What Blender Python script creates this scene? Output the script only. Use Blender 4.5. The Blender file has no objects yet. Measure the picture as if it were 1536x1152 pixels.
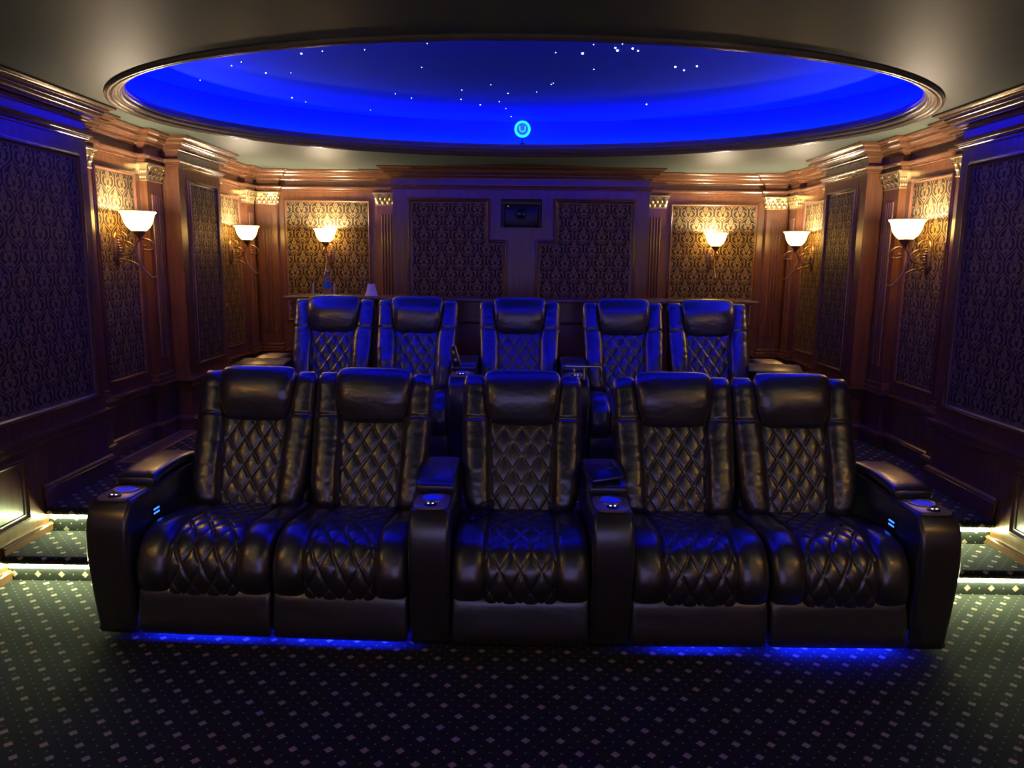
import bpy, bmesh, math, random
from mathutils import Vector, Matrix, noise
random.seed(4)
C = bpy.context.scene.collection
PI = math.pi

# ------------------------------------------------------------------ helpers
def setp(o, label=None, cat=None, group=None, kind=None):
    if label: o['label'] = label
    if cat: o['category'] = cat
    if group: o['group'] = group
    if kind: o['kind'] = kind
    return o

def obj(name, bm, mat, parent=None, smooth=40, fixn=True):
    me = bpy.data.meshes.new(name)
    if fixn: bmesh.ops.recalc_face_normals(bm, faces=bm.faces[:])
    bm.to_mesh(me); bm.free()
    if mat: me.materials.append(mat)
    if smooth:
        for p in me.polygons: p.use_smooth = True
        if smooth < 180: me.set_sharp_from_angle(angle=math.radians(smooth))
    o = bpy.data.objects.new(name, me); C.objects.link(o)
    if parent: o.parent = parent
    return o

def empty(name, loc, rz=0, label=None, cat=None, group=None):
    o = bpy.data.objects.new(name, None); C.objects.link(o)
    o.location = loc; o.rotation_euler = (0, 0, rz); o.empty_display_size = .05
    return setp(o, label, cat, group)

def copy_tree(root, loc, rz, label, group=None):
    r = root.copy(); C.objects.link(r); r.location = loc; r.rotation_euler = (0, 0, rz); r['label'] = label
    if group: r['group'] = group
    for ch in list(root.children):
        c = ch.copy(); C.objects.link(c); c.parent = r
        for g in list(ch.children):
            d = g.copy(); C.objects.link(d); d.parent = c
    return r

def box(bm, x0, x1, y0, y1, z0, z1, bev=0, seg=2, M=None):
    vs = [bm.verts.new((x, y, z)) for x in (x0, x1) for y in (y0, y1) for z in (z0, z1)]
    f = [(0, 1, 3, 2), (4, 6, 7, 5), (0, 4, 5, 1), (2, 3, 7, 6), (0, 2, 6, 4), (1, 5, 7, 3)]
    fs = [bm.faces.new([vs[i] for i in q]) for q in f]
    if bev:
        es = list({e for q in fs for e in q.edges})
        r = bmesh.ops.bevel(bm, geom=es, offset=bev, segments=seg, affect='EDGES', profile=.5)
        vs = list({v for q in r['faces'] for v in q.verts} | {v for v in vs if v.is_valid})
    if M is not None:
        for v in vs: v.co = M @ v.co
    return vs

def BX(*a, **k):
    bm = bmesh.new(); box(bm, *a, **k); return bm

def lathe(bm, prof, n=32, cx=0, cy=0, cap=False, M=None):
    rings = []
    for r, z in prof:
        ring = [bm.verts.new((cx + r * math.cos(2 * PI * i / n), cy + r * math.sin(2 * PI * i / n), z)) for i in range(n)]
        rings.append(ring)
    for a, b in zip(rings, rings[1:]):
        for i in range(n):
            bm.faces.new((a[i], a[(i + 1) % n], b[(i + 1) % n], b[i]))
    if cap:
        bm.faces.new(rings[0]); bm.faces.new(rings[-1])
    if M is not None:
        for ring in rings:
            for v in ring: v.co = M @ v.co
    return rings

def tube(bm, pts, r, n=8, taper=None):
    pts = [Vector(p) for p in pts]; rings = []
    up = Vector((0, 1, 0))
    for i, p in enumerate(pts):
        t = (pts[min(i + 1, len(pts) - 1)] - pts[max(i - 1, 0)]).normalized()
        a = t.cross(up)
        if a.length < 1e-3: a = t.cross(Vector((1, 0, 0)))
        a.normalize(); b = t.cross(a).normalized()
        rr = r * (taper(i / (len(pts) - 1)) if taper else 1)
        rings.append([bm.verts.new(p + (a * math.cos(2 * PI * k / n) + b * math.sin(2 * PI * k / n)) * rr) for k in range(n)])
    for A, B in zip(rings, rings[1:]):
        for k in range(n): bm.faces.new((A[k], A[(k + 1) % n], B[(k + 1) % n], B[k]))
    bm.faces.new(rings[0]); bm.faces.new(rings[-1])

def spline(P, n):
    P = [Vector(p) for p in P]; out = []
    Q = [2 * P[0] - P[1]] + P + [2 * P[-1] - P[-2]]
    m = len(P) - 1
    for i in range(n):
        t = i / (n - 1) * m; k = min(int(t), m - 1); u = t - k
        a, b, c, d = Q[k:k + 4]
        out.append(.5 * ((2 * b) + (c - a) * u + (2 * a - 5 * b + 4 * c - d) * u * u + (3 * b - a - 3 * c + d) * u ** 3))
    return out

def sweep(bm, path, prof, place, closed=False):
    """path 2D; profile (d to the right of travel, h); place(u,v,h)->3D, mitred corners"""
    n = len(path); P = [Vector(p) for p in path]; rows = []
    for i in range(n):
        def nrm(a, b):
            t = (b - a).normalized(); return Vector((t.y, -t.x))
        if closed: n1 = nrm(P[i - 1], P[i]); n2 = nrm(P[i], P[(i + 1) % n])
        else:
            n1 = nrm(P[i - 1], P[i]) if i > 0 else None; n2 = nrm(P[i], P[i + 1]) if i < n - 1 else None
            n1 = n1 or n2; n2 = n2 or n1
        m = (n1 + n2) / (1 + n1.dot(n2))
        rows.append([bm.verts.new(place(P[i].x + m.x * d, P[i].y + m.y * d, h)) for d, h in prof])
    rng = range(n) if closed else range(n - 1)
    for i in rng:
        a, b = rows[i], rows[(i + 1) % n]
        for k in range(len(prof) - 1):
            bm.faces.new((a[k], b[k], b[k + 1], a[k + 1]))
    return rows

def bowed(p0, p1, bulge, n=5):
    """curved moulding member between two profile points"""
    (a, b), (c, d) = p0, p1; out = []
    L = math.hypot(c - a, d - b); nx, ny = (d - b) / L, -(c - a) / L
    for i in range(n + 1):
        t = i / n; k = math.sin(PI * t) * bulge
        out.append((a + (c - a) * t + nx * k, b + (d - b) * t + ny * k))
    return out

# ------------------------------------------------------------------ node maths
class N:
    nt = None
    def __init__(s, v): s.v = v
    @staticmethod
    def op(o, *a, clamp=False):
        n = N.nt.nodes.new('ShaderNodeMath'); n.operation = o; n.use_clamp = clamp
        for i, x in enumerate(a):
            x = x.v if isinstance(x, N) else x
            if isinstance(x, (int, float)): n.inputs[i].default_value = x
            else: N.nt.links.new(x, n.inputs[i])
        return N(n.outputs[0])
    def __add__(s, o): return N.op('ADD', s, o)
    __radd__ = __add__
    def __sub__(s, o): return N.op('SUBTRACT', s, o)
    def __rsub__(s, o): return N.op('SUBTRACT', o, s)
    def __mul__(s, o): return N.op('MULTIPLY', s, o)
    __rmul__ = __mul__
    def __truediv__(s, o): return N.op('DIVIDE', s, o)
def nabs(a): return N.op('ABSOLUTE', a)
def nmin(a, b): return N.op('MINIMUM', a, b)
def nmax(a, b): return N.op('MAXIMUM', a, b)
def nwrap(a, p): return N.op('WRAP', a, p / 2, -p / 2)
def nlen(a, b): return N.op('SQRT', a * a + b * b)
def ncos(a): return N.op('COSINE', a)
def ngt(a, b): return N.op('GREATER_THAN', a, b)
def below(d, w, soft):   # 1 where d<w, soft edge
    return N.op('MULTIPLY_ADD', d, -1 / soft, w / soft + .5, clamp=True)
def nmix(a, b, t): return a + (b - a) * t

def newmat(name):
    m = bpy.data.materials.new(name); m.use_nodes = True
    nt = m.node_tree; N.nt = nt
    return m, nt, nt.nodes['Principled BSDF']
def ramp(nt, fac, stops):
    r = nt.nodes.new('ShaderNodeValToRGB'); e = r.color_ramp.elements
    e[0].position, e[0].color = stops[0][0], (*stops[0][1], 1)
    e[1].position, e[1].color = stops[-1][0], (*stops[-1][1], 1)
    for p, c in stops[1:-1]:
        q = e.new(p); q.color = (*c, 1)
    nt.links.new(fac.v if isinstance(fac, N) else fac, r.inputs[0]); return r.outputs[0]
def mixc(nt, fac, a, b):
    m = nt.nodes.new('ShaderNodeMix'); m.data_type = 'RGBA'
    for sock, x in ((m.inputs[0], fac), (m.inputs[6], a), (m.inputs[7], b)):
        x = x.v if isinstance(x, N) else x
        if isinstance(x, tuple): sock.default_value = (*x, 1)
        elif isinstance(x, (int, float)): sock.default_value = x
        else: nt.links.new(x, sock)
    return m.outputs[2]
def noisetex(nt, vec, scale, detail=4, rough=.55, dist=0):
    n = nt.nodes.new('ShaderNodeTexNoise'); n.inputs['Scale'].default_value = scale
    n.inputs['Detail'].default_value = detail; n.inputs['Roughness'].default_value = rough; n.inputs['Distortion'].default_value = dist
    nt.links.new(vec, n.inputs['Vector']); return n.outputs['Fac']
def coords(nt, kind='Object', scale=None):
    t = nt.nodes.new('ShaderNodeTexCoord').outputs[kind]
    if scale:
        m = nt.nodes.new('ShaderNodeMapping'); m.inputs['Scale'].default_value = scale
        nt.links.new(t, m.inputs[0]); t = m.outputs[0]
    return t
def bump(nt, b, h, strength, dist):
    n = nt.nodes.new('ShaderNodeBump'); n.inputs['Strength'].default_value = strength; n.inputs['Distance'].default_value = dist
    nt.links.new(h.v if isinstance(h, N) else h, n.inputs['Height']); nt.links.new(n.outputs[0], b.inputs['Normal'])
def plain(name, col, rough=.5, metal=0, spec=.5, coat=0):
    m, nt, b = newmat(name)
    b.inputs['Base Color'].default_value = (*col, 1); b.inputs['Roughness'].default_value = rough
    b.inputs['Metallic'].default_value = metal; b.inputs['Specular IOR Level'].default_value = spec
    b.inputs['Coat Weight'].default_value = coat; b.inputs['Coat Roughness'].default_value = .15
    return m
def emit(name, col, s, base=(0, 0, 0)):
    m, nt, b = newmat(name)
    b.inputs['Base Color'].default_value = (*base, 1); b.inputs['Roughness'].default_value = .4
    b.inputs['Emission Color'].default_value = (*col, 1); b.inputs['Emission Strength'].default_value = s
    return m

# ------------------------------------------------------------------ materials
def wood(name, dark, lite, rough=.33, grain=(9, 9, .7)):
    m, nt, b = newmat(name); v = coords(nt, 'Object', grain)
    f = noisetex(nt, v, 3.0, 6, .6, 1.2); f2 = noisetex(nt, v, 14, 3, .5, .4)
    fac = N(f) * .75 + N(f2) * .25
    col = ramp(nt, fac, [(.3, dark), (.5, tuple((a + c) / 2 for a, c in zip(dark, lite))), (.68, lite)])
    nt.links.new(col, b.inputs['Base Color']); b.inputs['Roughness'].default_value = rough
    b.inputs['Coat Weight'].default_value = .7; b.inputs['Coat Roughness'].default_value = .2
    bump(nt, b, fac, .08, .004)
    return m
M_wood = wood('mahogany', (.105, .038, .014), (.235, .092, .034))
M_trim = wood('mahogany_trim', (.145, .062, .030), (.185, .082, .040), .24, (2, 2, 2))
M_rim = wood('dark_oval_rim', (.095, .078, .062), (.115, .094, .074), .26, (2, 2, 2))
M_gold = plain('gilded_plaster', (.62, .50, .26), .35, .75)
M_bronze = plain('antique_bronze', (.34, .22, .13), .36, .8)
M_black = plain('black_plastic', (.012, .012, .014), .3)
M_steel = plain('brushed_steel', (.62, .60, .57), .28, 1)
M_consl = plain('console_plate', (.62, .52, .42), .36, .7)
M_white = plain('white_shade', (.9, .88, .86), .7)

def leather():
    m, nt, b = newmat('black_leather'); v = coords(nt, 'Object')
    vor = nt.nodes.new('ShaderNodeTexVoronoi'); vor.inputs['Scale'].default_value = 420
    nt.links.new(v, vor.inputs['Vector'])
    n1 = noisetex(nt, v, 26, 4, .6, .6)
    r = N(n1) * .14 + .25
    b.inputs['Base Color'].default_value = (.034, .031, .032, 1)
    nt.links.new(r.v, b.inputs['Roughness']); b.inputs['Specular IOR Level'].default_value = 1.0
    b.inputs['Coat Weight'].default_value = 1; b.inputs['Coat Roughness'].default_value = .245; b.inputs['Coat IOR'].default_value = 1.8
    h = N(vor.outputs['Distance']) * .35 + N(n1) * 1.5
    bump(nt, b, h, .30, .0022)
    return m
M_leath = leather()

def carpet():
    m, nt, b = newmat('carpet'); g = nt.nodes.new('ShaderNodeNewGeometry')
    s = nt.nodes.new('ShaderNodeSeparateXYZ'); nt.links.new(g.outputs['Position'], s.inputs[0])
    x = N(s.outputs[0]) + .0805; y = N(s.outputs[1]) - N(s.outputs[2]) * -1.0 - 2.168
    a, bb = .1185, .1300
    def lozenge(X, Y):
        # a lozenge woven from tufts
        d = nabs(X) / .0165 + nabs(Y) / .0165
        L = below(d, 1.0, .18)
        tx = ncos((X + Y) * (2 * PI / .0105)) * ncos((X - Y) * (2 * PI / .0105))
        return L, tx
    xa, ya = nwrap(x, a), nwrap(y, bb); xb, yb = nwrap(x + a / 2, a), nwrap(y + bb / 2, bb)
    La, ta = lozenge(xa, ya); Lb, tb = lozenge(xb, yb)
    L = nmax(La, Lb); T = nmix(ta, tb, ngt(Lb, La))
    # small dots: midway in the rows, and between the rows
    d1 = nlen(nwrap(x + a / 2, a), nwrap(y, bb)); d2 = nlen(nwrap(x, a), nwrap(y + bb / 2, bb))
    d3 = nlen(nwrap(x + a / 4, a / 2), nwrap(y + bb / 4, bb / 2))
    dots = below(nmin(nmin(d1, d2), d3), .0036, .002)
    v = coords(nt, 'Object'); nz = noisetex(nt, v, 260, 2, .6); nb = noisetex(nt, v, 2.2, 4, .6)
    pile = N(nz) * .8 + .6
    ground = mixc(nt, nb, (.006, .0065, .006), (.014, .015, .013))
    c1 = mixc(nt, N(nz), (.38, .27, .19), (.80, .64, .50))
    tuft = N.op('MULTIPLY_ADD', T, .9, .65, clamp=True)
    c1 = mixc(nt, tuft, (.22, .11, .08), c1)
    c = mixc(nt, L, ground, c1); c = mixc(nt, dots, c, (.22, .22, .20))
    nt.links.new(c, b.inputs['Base Color']); b.inputs['Roughness'].default_value = .95
    b.inputs['Specular IOR Level'].default_value = .15; b.inputs['Sheen Weight'].default_value = .25
    b.inputs['Sheen Roughness'].default_value = .5; b.inputs['Sheen Tint'].default_value = (.5, .5, .5, 1)
    bump(nt, b, pile + L * .3, .5, .004)
    return m
M_carpet = carpet()

def damask(name, ground, gold, rough=.42):
    m, nt, b = newmat(name)
    s = nt.nodes.new('ShaderNodeSeparateXYZ'); nt.links.new(coords(nt, 'UV'), s.inputs[0])
    u, v = N(s.outputs[0]), N(s.outputs[1]); a, h = .172, .248
    x0, y0 = nwrap(u, a), nwrap(v, h)
    # ogee outline between the two families of motifs
    w = ncos(y0 * (2 * PI / h)) * .5 + .5
    w = w + (ncos(y0 * (2 * PI / h)) - ncos(y0 * (6 * PI / h))) * .075
    t = nabs(x0) / (a / 2) - w
    inb = ngt(t, 0)
    X = nabs(nmix(x0, nwrap(u + a / 2, a), inb)); Y = nmix(y0, nwrap(v + h / 2, h), inb)
    at = nabs(t)
    outline = below(at, .055, .04)                       # dark ribbon
    rib = below(nabs(at - .17), .060, .03)               # light ribbon beside it
    flame = below(X / .025 + nabs(Y - .030) / .048, 1, .10)
    core = below(nabs(X / .014 + nabs(Y - .028) / .030 - .75), .13, .08)
    ring1 = below(nabs(nlen(X - .0285, Y + .020) - .0105), .0048, .002)
    eye = below(nlen(X - .0285, Y + .020), .0036, .0018)
    curl = below(nabs(nlen(X - .0145, Y + .056) - .0125), .0046, .002) * ngt(Y, -.060)
    leafs = below(nabs(X - .010 - nabs(Y + .044) * .5), .0046, .002) * below(nabs(Y + .044), .030, .004)
    wing = below(nabs(nlen(X - .044, Y - .004) - .016), .0042, .002) * ngt(Y, .0)
    bar = below(nabs(Y + .003), .0034, .0018) * below(X, .040, .006)
    heart = below(nlen(X, (Y + .078) * .7), .0075, .003)
    P = nmax(nmax(nmax(rib, flame - core), nmax(ring1, eye)), nmax(nmax(curl, leafs), nmax(nmax(bar, wing), heart)))
    P = nmax(P - outline, 0)
    vz = coords(nt, 'UV'); nz = noisetex(nt, vz, 500, 2, .5); big = noisetex(nt, vz, 6, 3, .5)
    weave = N(nz) * .5 + .75
    c = mixc(nt, P, ground, gold)
    mm = nt.nodes.new('ShaderNodeMix'); mm.data_type = 'RGBA'; mm.blend_type = 'MULTIPLY'; mm.inputs[0].default_value = 1
    nt.links.new(c, mm.inputs[6]); cb = nt.nodes.new('ShaderNodeCombineXYZ')
    for i in range(3): nt.links.new((weave * (N(big) * .3 + .85)).v, cb.inputs[i])
    nt.links.new(cb.outputs[0], mm.inputs[7])
    nt.links.new(mm.outputs[2], b.inputs['Base Color'])
    ro = P * -.14 + rough + .12; nt.links.new(ro.v, b.inputs['Roughness'])
    b.inputs['Specular IOR Level'].default_value = .18; nt.links.new((P * .32).v, b.inputs['Metallic'])
    bump(nt, b, P + N(nz) * .25, .35, .0015)
    return m
M_damask = damask('damask_fabric', (.034, .021, .013), (.27, .19, .075))

def paint(name, col, rough, nscale=30, bs=.08):
    m, nt, b = newmat(name); v = coords(nt, 'Object'); n = noisetex(nt, v, nscale, 4, .6)
    c = mixc(nt, n, tuple(k * .92 for k in col), tuple(k * 1.06 for k in col))
    nt.links.new(c, b.inputs['Base Color']); b.inputs['Roughness'].default_value = rough; bump(nt, b, n, bs, .003)
    return m
M_ceil = paint('ceiling_paint', (.105, .140, .124), .5)
M_ceil.node_tree.nodes['Principled BSDF'].inputs['Specular IOR Level'].default_value = .22
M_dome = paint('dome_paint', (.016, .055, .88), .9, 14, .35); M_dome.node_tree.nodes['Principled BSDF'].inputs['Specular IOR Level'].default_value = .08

M_blueled = emit('blue_cove_led', (.008, .042, 1), 85)
M_step = emit('step_led', (.80, 1, .46), 95)
M_under = emit('underglow_led', (.004, .014, 1), 170)
M_cup = emit('cup_light', (.006, .012, 1), .55)
M_usb = emit('usb_light', (.03, .16, 1), 3)
M_star = emit('star_light', (.55, .75, 1), 7)
M_btn = emit('button_light', (.8, .75, 1), 2.2)
M_red = emit('standby_led', (1, .25, .12), 3)
M_cyan = emit('cyan_ring', (.02, .65, 1), 1.5)
M_cyan2 = emit('cyan_face', (.02, .18, .95), .9)
M_bowl, _nt, _b = newmat('alabaster_glass')
_b.inputs['Base Color'].default_value = (.9, .75, .5, 1); _b.inputs['Roughness'].default_value = .3
_b.inputs['Emission Color'].default_value = (1, .55, .14, 1); _b.inputs['Emission Strength'].default_value = 18
M_glass, _nt, _b = newmat('clear_plastic')
_b.inputs['Base Color'].default_value = (.85, .92, 1, 1); _b.inputs['Roughness'].default_value = .05
_b.inputs['Transmission Weight'].default_value = .9; _b.inputs['IOR'].default_value = 1.2
M_label = plain('bottle_label', (.03, .16, .55), .5)
M_vent = plain('bronze_grille', (.30, .19, .14), .5, .5)
SCREEN = 2.4  # strength of the fill glow from the added, unseen screen
M_pale = plain('pale_rod', (.55, .50, .48), .5)

# ------------------------------------------------------------------ room plan
XA, XR, YB, YC = 2.540, 2.712, 7.666, 7.30       # projecting wall, recess, back wall, projector breast
ZP, ZC, YF = .27, 2.476, -2.9                  # platform, ceiling, front wall
def extr(bm, poly, z0, z1):
    a = [bm.verts.new((x, y, z0)) for x, y in poly]; b = [bm.verts.new((x, y, z1)) for x, y in poly]
    n = len(poly); bm.faces.new(a); bm.faces.new(b)
    for i in range(n): bm.faces.new((a[i], a[(i + 1) % n], b[(i + 1) % n], b[i]))
BAYS = [(YF, -2.3), (-1.1, .42), (1.62, 4.485), (5.674, 6.446)]      # stretches of side wall that stand proud of the recesses
def side_wall(s, name):
    a, b_ = sorted((s * XR, s * 2.9))
    setp(obj(name, BX(a, b_, YF, YB, 0, ZC), M_wood, smooth=0), kind='structure')
    a, b_ = sorted((s * XA, s * XR))
    for y0, y1 in BAYS: setp(obj(name + '_bay', BX(a, b_, y0, y1, 0, ZC), M_wood, smooth=0), kind='structure')
side_wall(-1, 'wall_left'); side_wall(1, 'wall_right')
bm = bmesh.new()
box(bm, -2.9, 2.9, YB, YB + .15, 0, ZC)
NX0, NX1, NZ0, NZ1 = -.190, .200, 1.923, 2.192     # projector niche
setp(obj('wall_back', bm, M_wood, smooth=0), kind='structure'); bm = bmesh.new()
box(bm, -1.226, NX0, YC, YB, 0, ZC); box(bm, NX1, 1.226, YC, YB, 0, ZC)
box(bm, NX0, NX1, YC, YB, 0, NZ0); box(bm, NX0, NX1, YC, YB, NZ1, ZC)
setp(obj('wall_back_bay', bm, M_wood, smooth=0), kind='structure')
setp(obj('wall_front', BX(-2.9, 2.9, YF - .15, YF, 0, ZC), M_wood, smooth=0), kind='structure')

# floor with two carpeted steps on each side and the raised platform
bm = bmesh.new()
Y1, Y2, Z1, XS = 3.47, 3.82, .136, 1.90
box(bm, -2.9, 2.9, YF, YB, -.2, 0)
def nosed(bm, x0, x1, yf, yb, z):
    pr = [(yf + .03, z - .045), (yf + .012, z - .043)] + [(yf + .012 - .022 * math.cos(a), z - .021 + .021 * math.sin(a)) for a in [(-PI / 2 + i * PI / 8) for i in range(9)]] + [(yb, z), (yb, 0), (yf + .03, 0)]
    L = [bm.verts.new((x0, y, q)) for y, q in pr]; R = [bm.verts.new((x1, y, q)) for y, q in pr]
    bm.faces.new(L); bm.faces.new(R)
    for i in range(len(pr)): bm.faces.new((L[i], L[(i + 1) % len(pr)], R[(i + 1) % len(pr)], R[i]))
for s in (-1, 1):
    a, b_ = sorted((s * XS, s * XA)); nosed(bm, a, b_, Y1, Y2 + .01, Z1)
nosed(bm, -XA, XA, Y2, YB, ZP)
box(bm, -XR, -XA, 4.485, YB, 0, ZP); box(bm, XA, XR, 4.485, YB, 0, ZP)
setp(obj('floor', bm, M_carpet, smooth=30), kind='structure')

# ceiling with an oval opening
OX, OY, OA, OB = 0, 4.748, 2.378, 1.652
NS = 144
def el(k, off, z):
    t = 2 * PI * k / NS; a, b_ = OA - off, OB - off
    return (OX + a * math.cos(t), OY + b_ * math.sin(t), z)
def ring_mesh(bm, prof):
    rings = [[bm.verts.new(el(k, o, z)) for k in range(NS)] for o, z in prof]
    for A, B in zip(rings, rings[1:]):
        for k in range(NS): bm.faces.new((A[k], A[(k + 1) % NS], B[(k + 1) % NS], B[k]))
    return rings
bm = bmesh.new(); inner = []; outer = []
for k in range(NS):
    x, y, z = el(k, 0, ZC); inner.append(bm.verts.new((x, y, ZC)))
    t = 2 * PI * k / NS; dx, dy = math.cos(t), math.sin(t)
    c = min((2.9 / abs(dx)) if abs(dx) > 1e-6 else 9e9, ((YB + .15 - OY) / dy) if dy > 1e-6 else 9e9, ((YF - .15 - OY) / dy) if dy < -1e-6 else 9e9)
    outer.append(bm.verts.new((dx * c, OY + dy * c, ZC)))
for k in range(NS): bm.faces.new((inner[k], inner[(k + 1) % NS], outer[(k + 1) % NS], outer[k]))
for x, y in ((2.9, YB + .15), (-2.9, YB + .15), (-2.9, YF - .15), (2.9, YF - .15)):
    best = None
    for k in range(NS):
        a, b_ = outer[k], outer[(k + 1) % NS]
        if (abs(a.co.x - x) < 1e-4 and abs(b_.co.y - y) < 1e-4) or (abs(b_.co.x - x) < 1e-4 and abs(a.co.y - y) < 1e-4):
            best = (a, b_)
    if best and abs(best[0].co.x - best[1].co.x) > 1e-5 and abs(best[0].co.y - best[1].co.y) > 1e-5:
        bm.faces.new((best[0], best[1], bm.verts.new((x, y, ZC))))
setp(obj('ceiling', bm, M_ceil, smooth=0), kind='structure')
# the raised oval dome
bm = bmesh.new(); r = ring_mesh(bm, [(.05, 2.512), (-.058, 2.512), (-.058, 2.748), (-.048, 2.758)])
bm.faces.new(r[-1]); setp(obj('ceiling_dome', bm, M_dome, smooth=30), kind='structure')
# moulded timber rim around the opening
bm = bmesh.new()
pr = [(-.012, 2.442), (-.012, 2.428)] + bowed((-.012, 2.428), (.012, 2.424), .006, 4) + [(.014, 2.430)] + bowed((.014, 2.430), (.040, 2.433), .008, 6) + [(.042, 2.440), (.050, 2.441)] + bowed((.050, 2.441), (.076, 2.452), .006, 5) + [(.078, 2.462), (.086, 2.464)] + bowed((.086, 2.464), (.088, 2.486), .005, 4) + [(.092, 2.488), (.092, 2.510), (.075, 2.510), (.05, 2.478)]
ring_mesh(bm, [(o, z + .0365) for o, z in pr]); setp(obj('trim_4', bm, M_rim, smooth=50), kind='structure')
# hidden blue LED rope on the ledge
bm = bmesh.new(); rr = [(-.010, 2.528), (-.010, 2.5385), (.012, 2.5385), (.012, 2.528)]
ring_mesh(bm, rr)
setp(obj('cove_led_strip', bm, M_blueled), 'blue light strip glowing around the ledge inside the oval ceiling recess', 'light strip')

# ------------------------------------------------------------------ entablature, rails, baseboards
q_ = XR - .052
half = [(XA, YF), (XA, -2.3), (XR, -2.3), (XR, -1.1), (XA, -1.1), (XA, .42), (XR, .42), (XR, 1.62), (XA, 1.62), (XA, 4.485), (q_, 4.485), (q_, 4.756), (XR, 4.756), (XR, 5.403), (q_, 5.403), (q_, 5.674), (XA, 5.674), (XA, 6.446),
        (q_, 6.446), (q_, 6.717), (XR, 6.717), (XR, 7.365), (q_, 7.365), (q_, 7.614), (2.42, 7.614), (2.42, YB), (1.46, YB), (1.46, 7.614), (1.226, 7.614), (1.226, YC)]
plan = [(-x, y) for x, y in half] + [(x, y) for x, y in reversed(half)]
ent = ([(0.0, 2.238), (.010, 2.238)] + bowed((.010, 2.246), (.012, 2.256), .003, 3) + [(.016, 2.258)] + bowed((.016, 2.262), (.032, 2.276), .005, 5) + [(.034, 2.280), (.034, 2.288), (0, 2.290), (0, 2.338), (.010, 2.338), (.011, 2.346)]
       + bowed((.014, 2.348), (.030, 2.362), -.004, 5) + [(.036, 2.364), (.036, 2.372)] + bowed((.042, 2.374), (.070, 2.396), .007, 6) + [(.074, 2.398), (.076, 2.410), (.090, 2.412)]
       + bowed((.092, 2.413), (.112, 2.426), -.005, 5) + [(.116, 2.428), (.122, 2.430), (.122, 2.4398), (0, 2.4398)])
ent = [(.0015 + d * 1.04, ZC - .0005 - (2.44 - z) * 1.043) for d, z in ent]
bm = bmesh.new(); sweep(bm, plan, ent, lambda u, v, h: (u, v, h))
setp(obj('trim_1', bm, M_trim, smooth=35), kind='structure')
rail = [(0, .650), (.012, .650)] + bowed((.012, .654), (.020, .672), .004, 4) + [(.022, .676), (.022, .690)] + bowed((.024, .692), (.036, .706), .004, 4) + [(.040, .708), (.040, .720), (0, .722)]
rail = [(d + .0015, z - .038) for d, z in rail]
bm = bmesh.new(); sweep(bm, plan, rail, lambda u, v, h: (u, v, h))
setp(obj('trim_2', bm, M_trim, smooth=35), kind='structure')
def baseprof(z, h):
    k = h / .165
    return [(.018, z), (.018, z + h - .045 * k), (.026, z + h - .043 * k), (.026, z + h - .034 * k)] + bowed((.022, z + h - .032 * k), (.012, z + h - .008 * k), .003 * k, 4) + [(.008, z + h), (.0015, z + h)]
def bb(name, path, z, h):
    return path, baseprof(z, h)
def mkbase(name, runs):
    bm = bmesh.new()
    for path, z, h in runs:
        rows = sweep(bm, path, baseprof(z, h), lambda u, v, q: (u, v, q))
        for rw in (rows[0], rows[-1]):
            try: bm.faces.new(rw)
            except ValueError: pass
    setp(obj(name, bm, M_trim, smooth=35), kind='structure')
sidep = [(XA, 4.485)] + half[10:24]
def sd(s, pts):
    q = [(s * x, y) for x, y in pts]
    return q if s < 0 else q[::-1]
for s, nm in ((-1, 'left'), (1, 'right')):
    mkbase('baseboard_' + nm, [(sd(s, [(XA, 1.62), (XA, Y1 + .03)]), 0, .055), (sd(s, [(XA, Y1 - .004), (XA, Y2 + .03)]), Z1, .045), (sd(s, [(XA, Y2 - .004)] + sidep), ZP, .125)])
mkbase('baseboard_back', [([(-x, y) for x, y in half[23:]] + [(x, y) for x, y in reversed(half[23:])], ZP, .125)])

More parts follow.
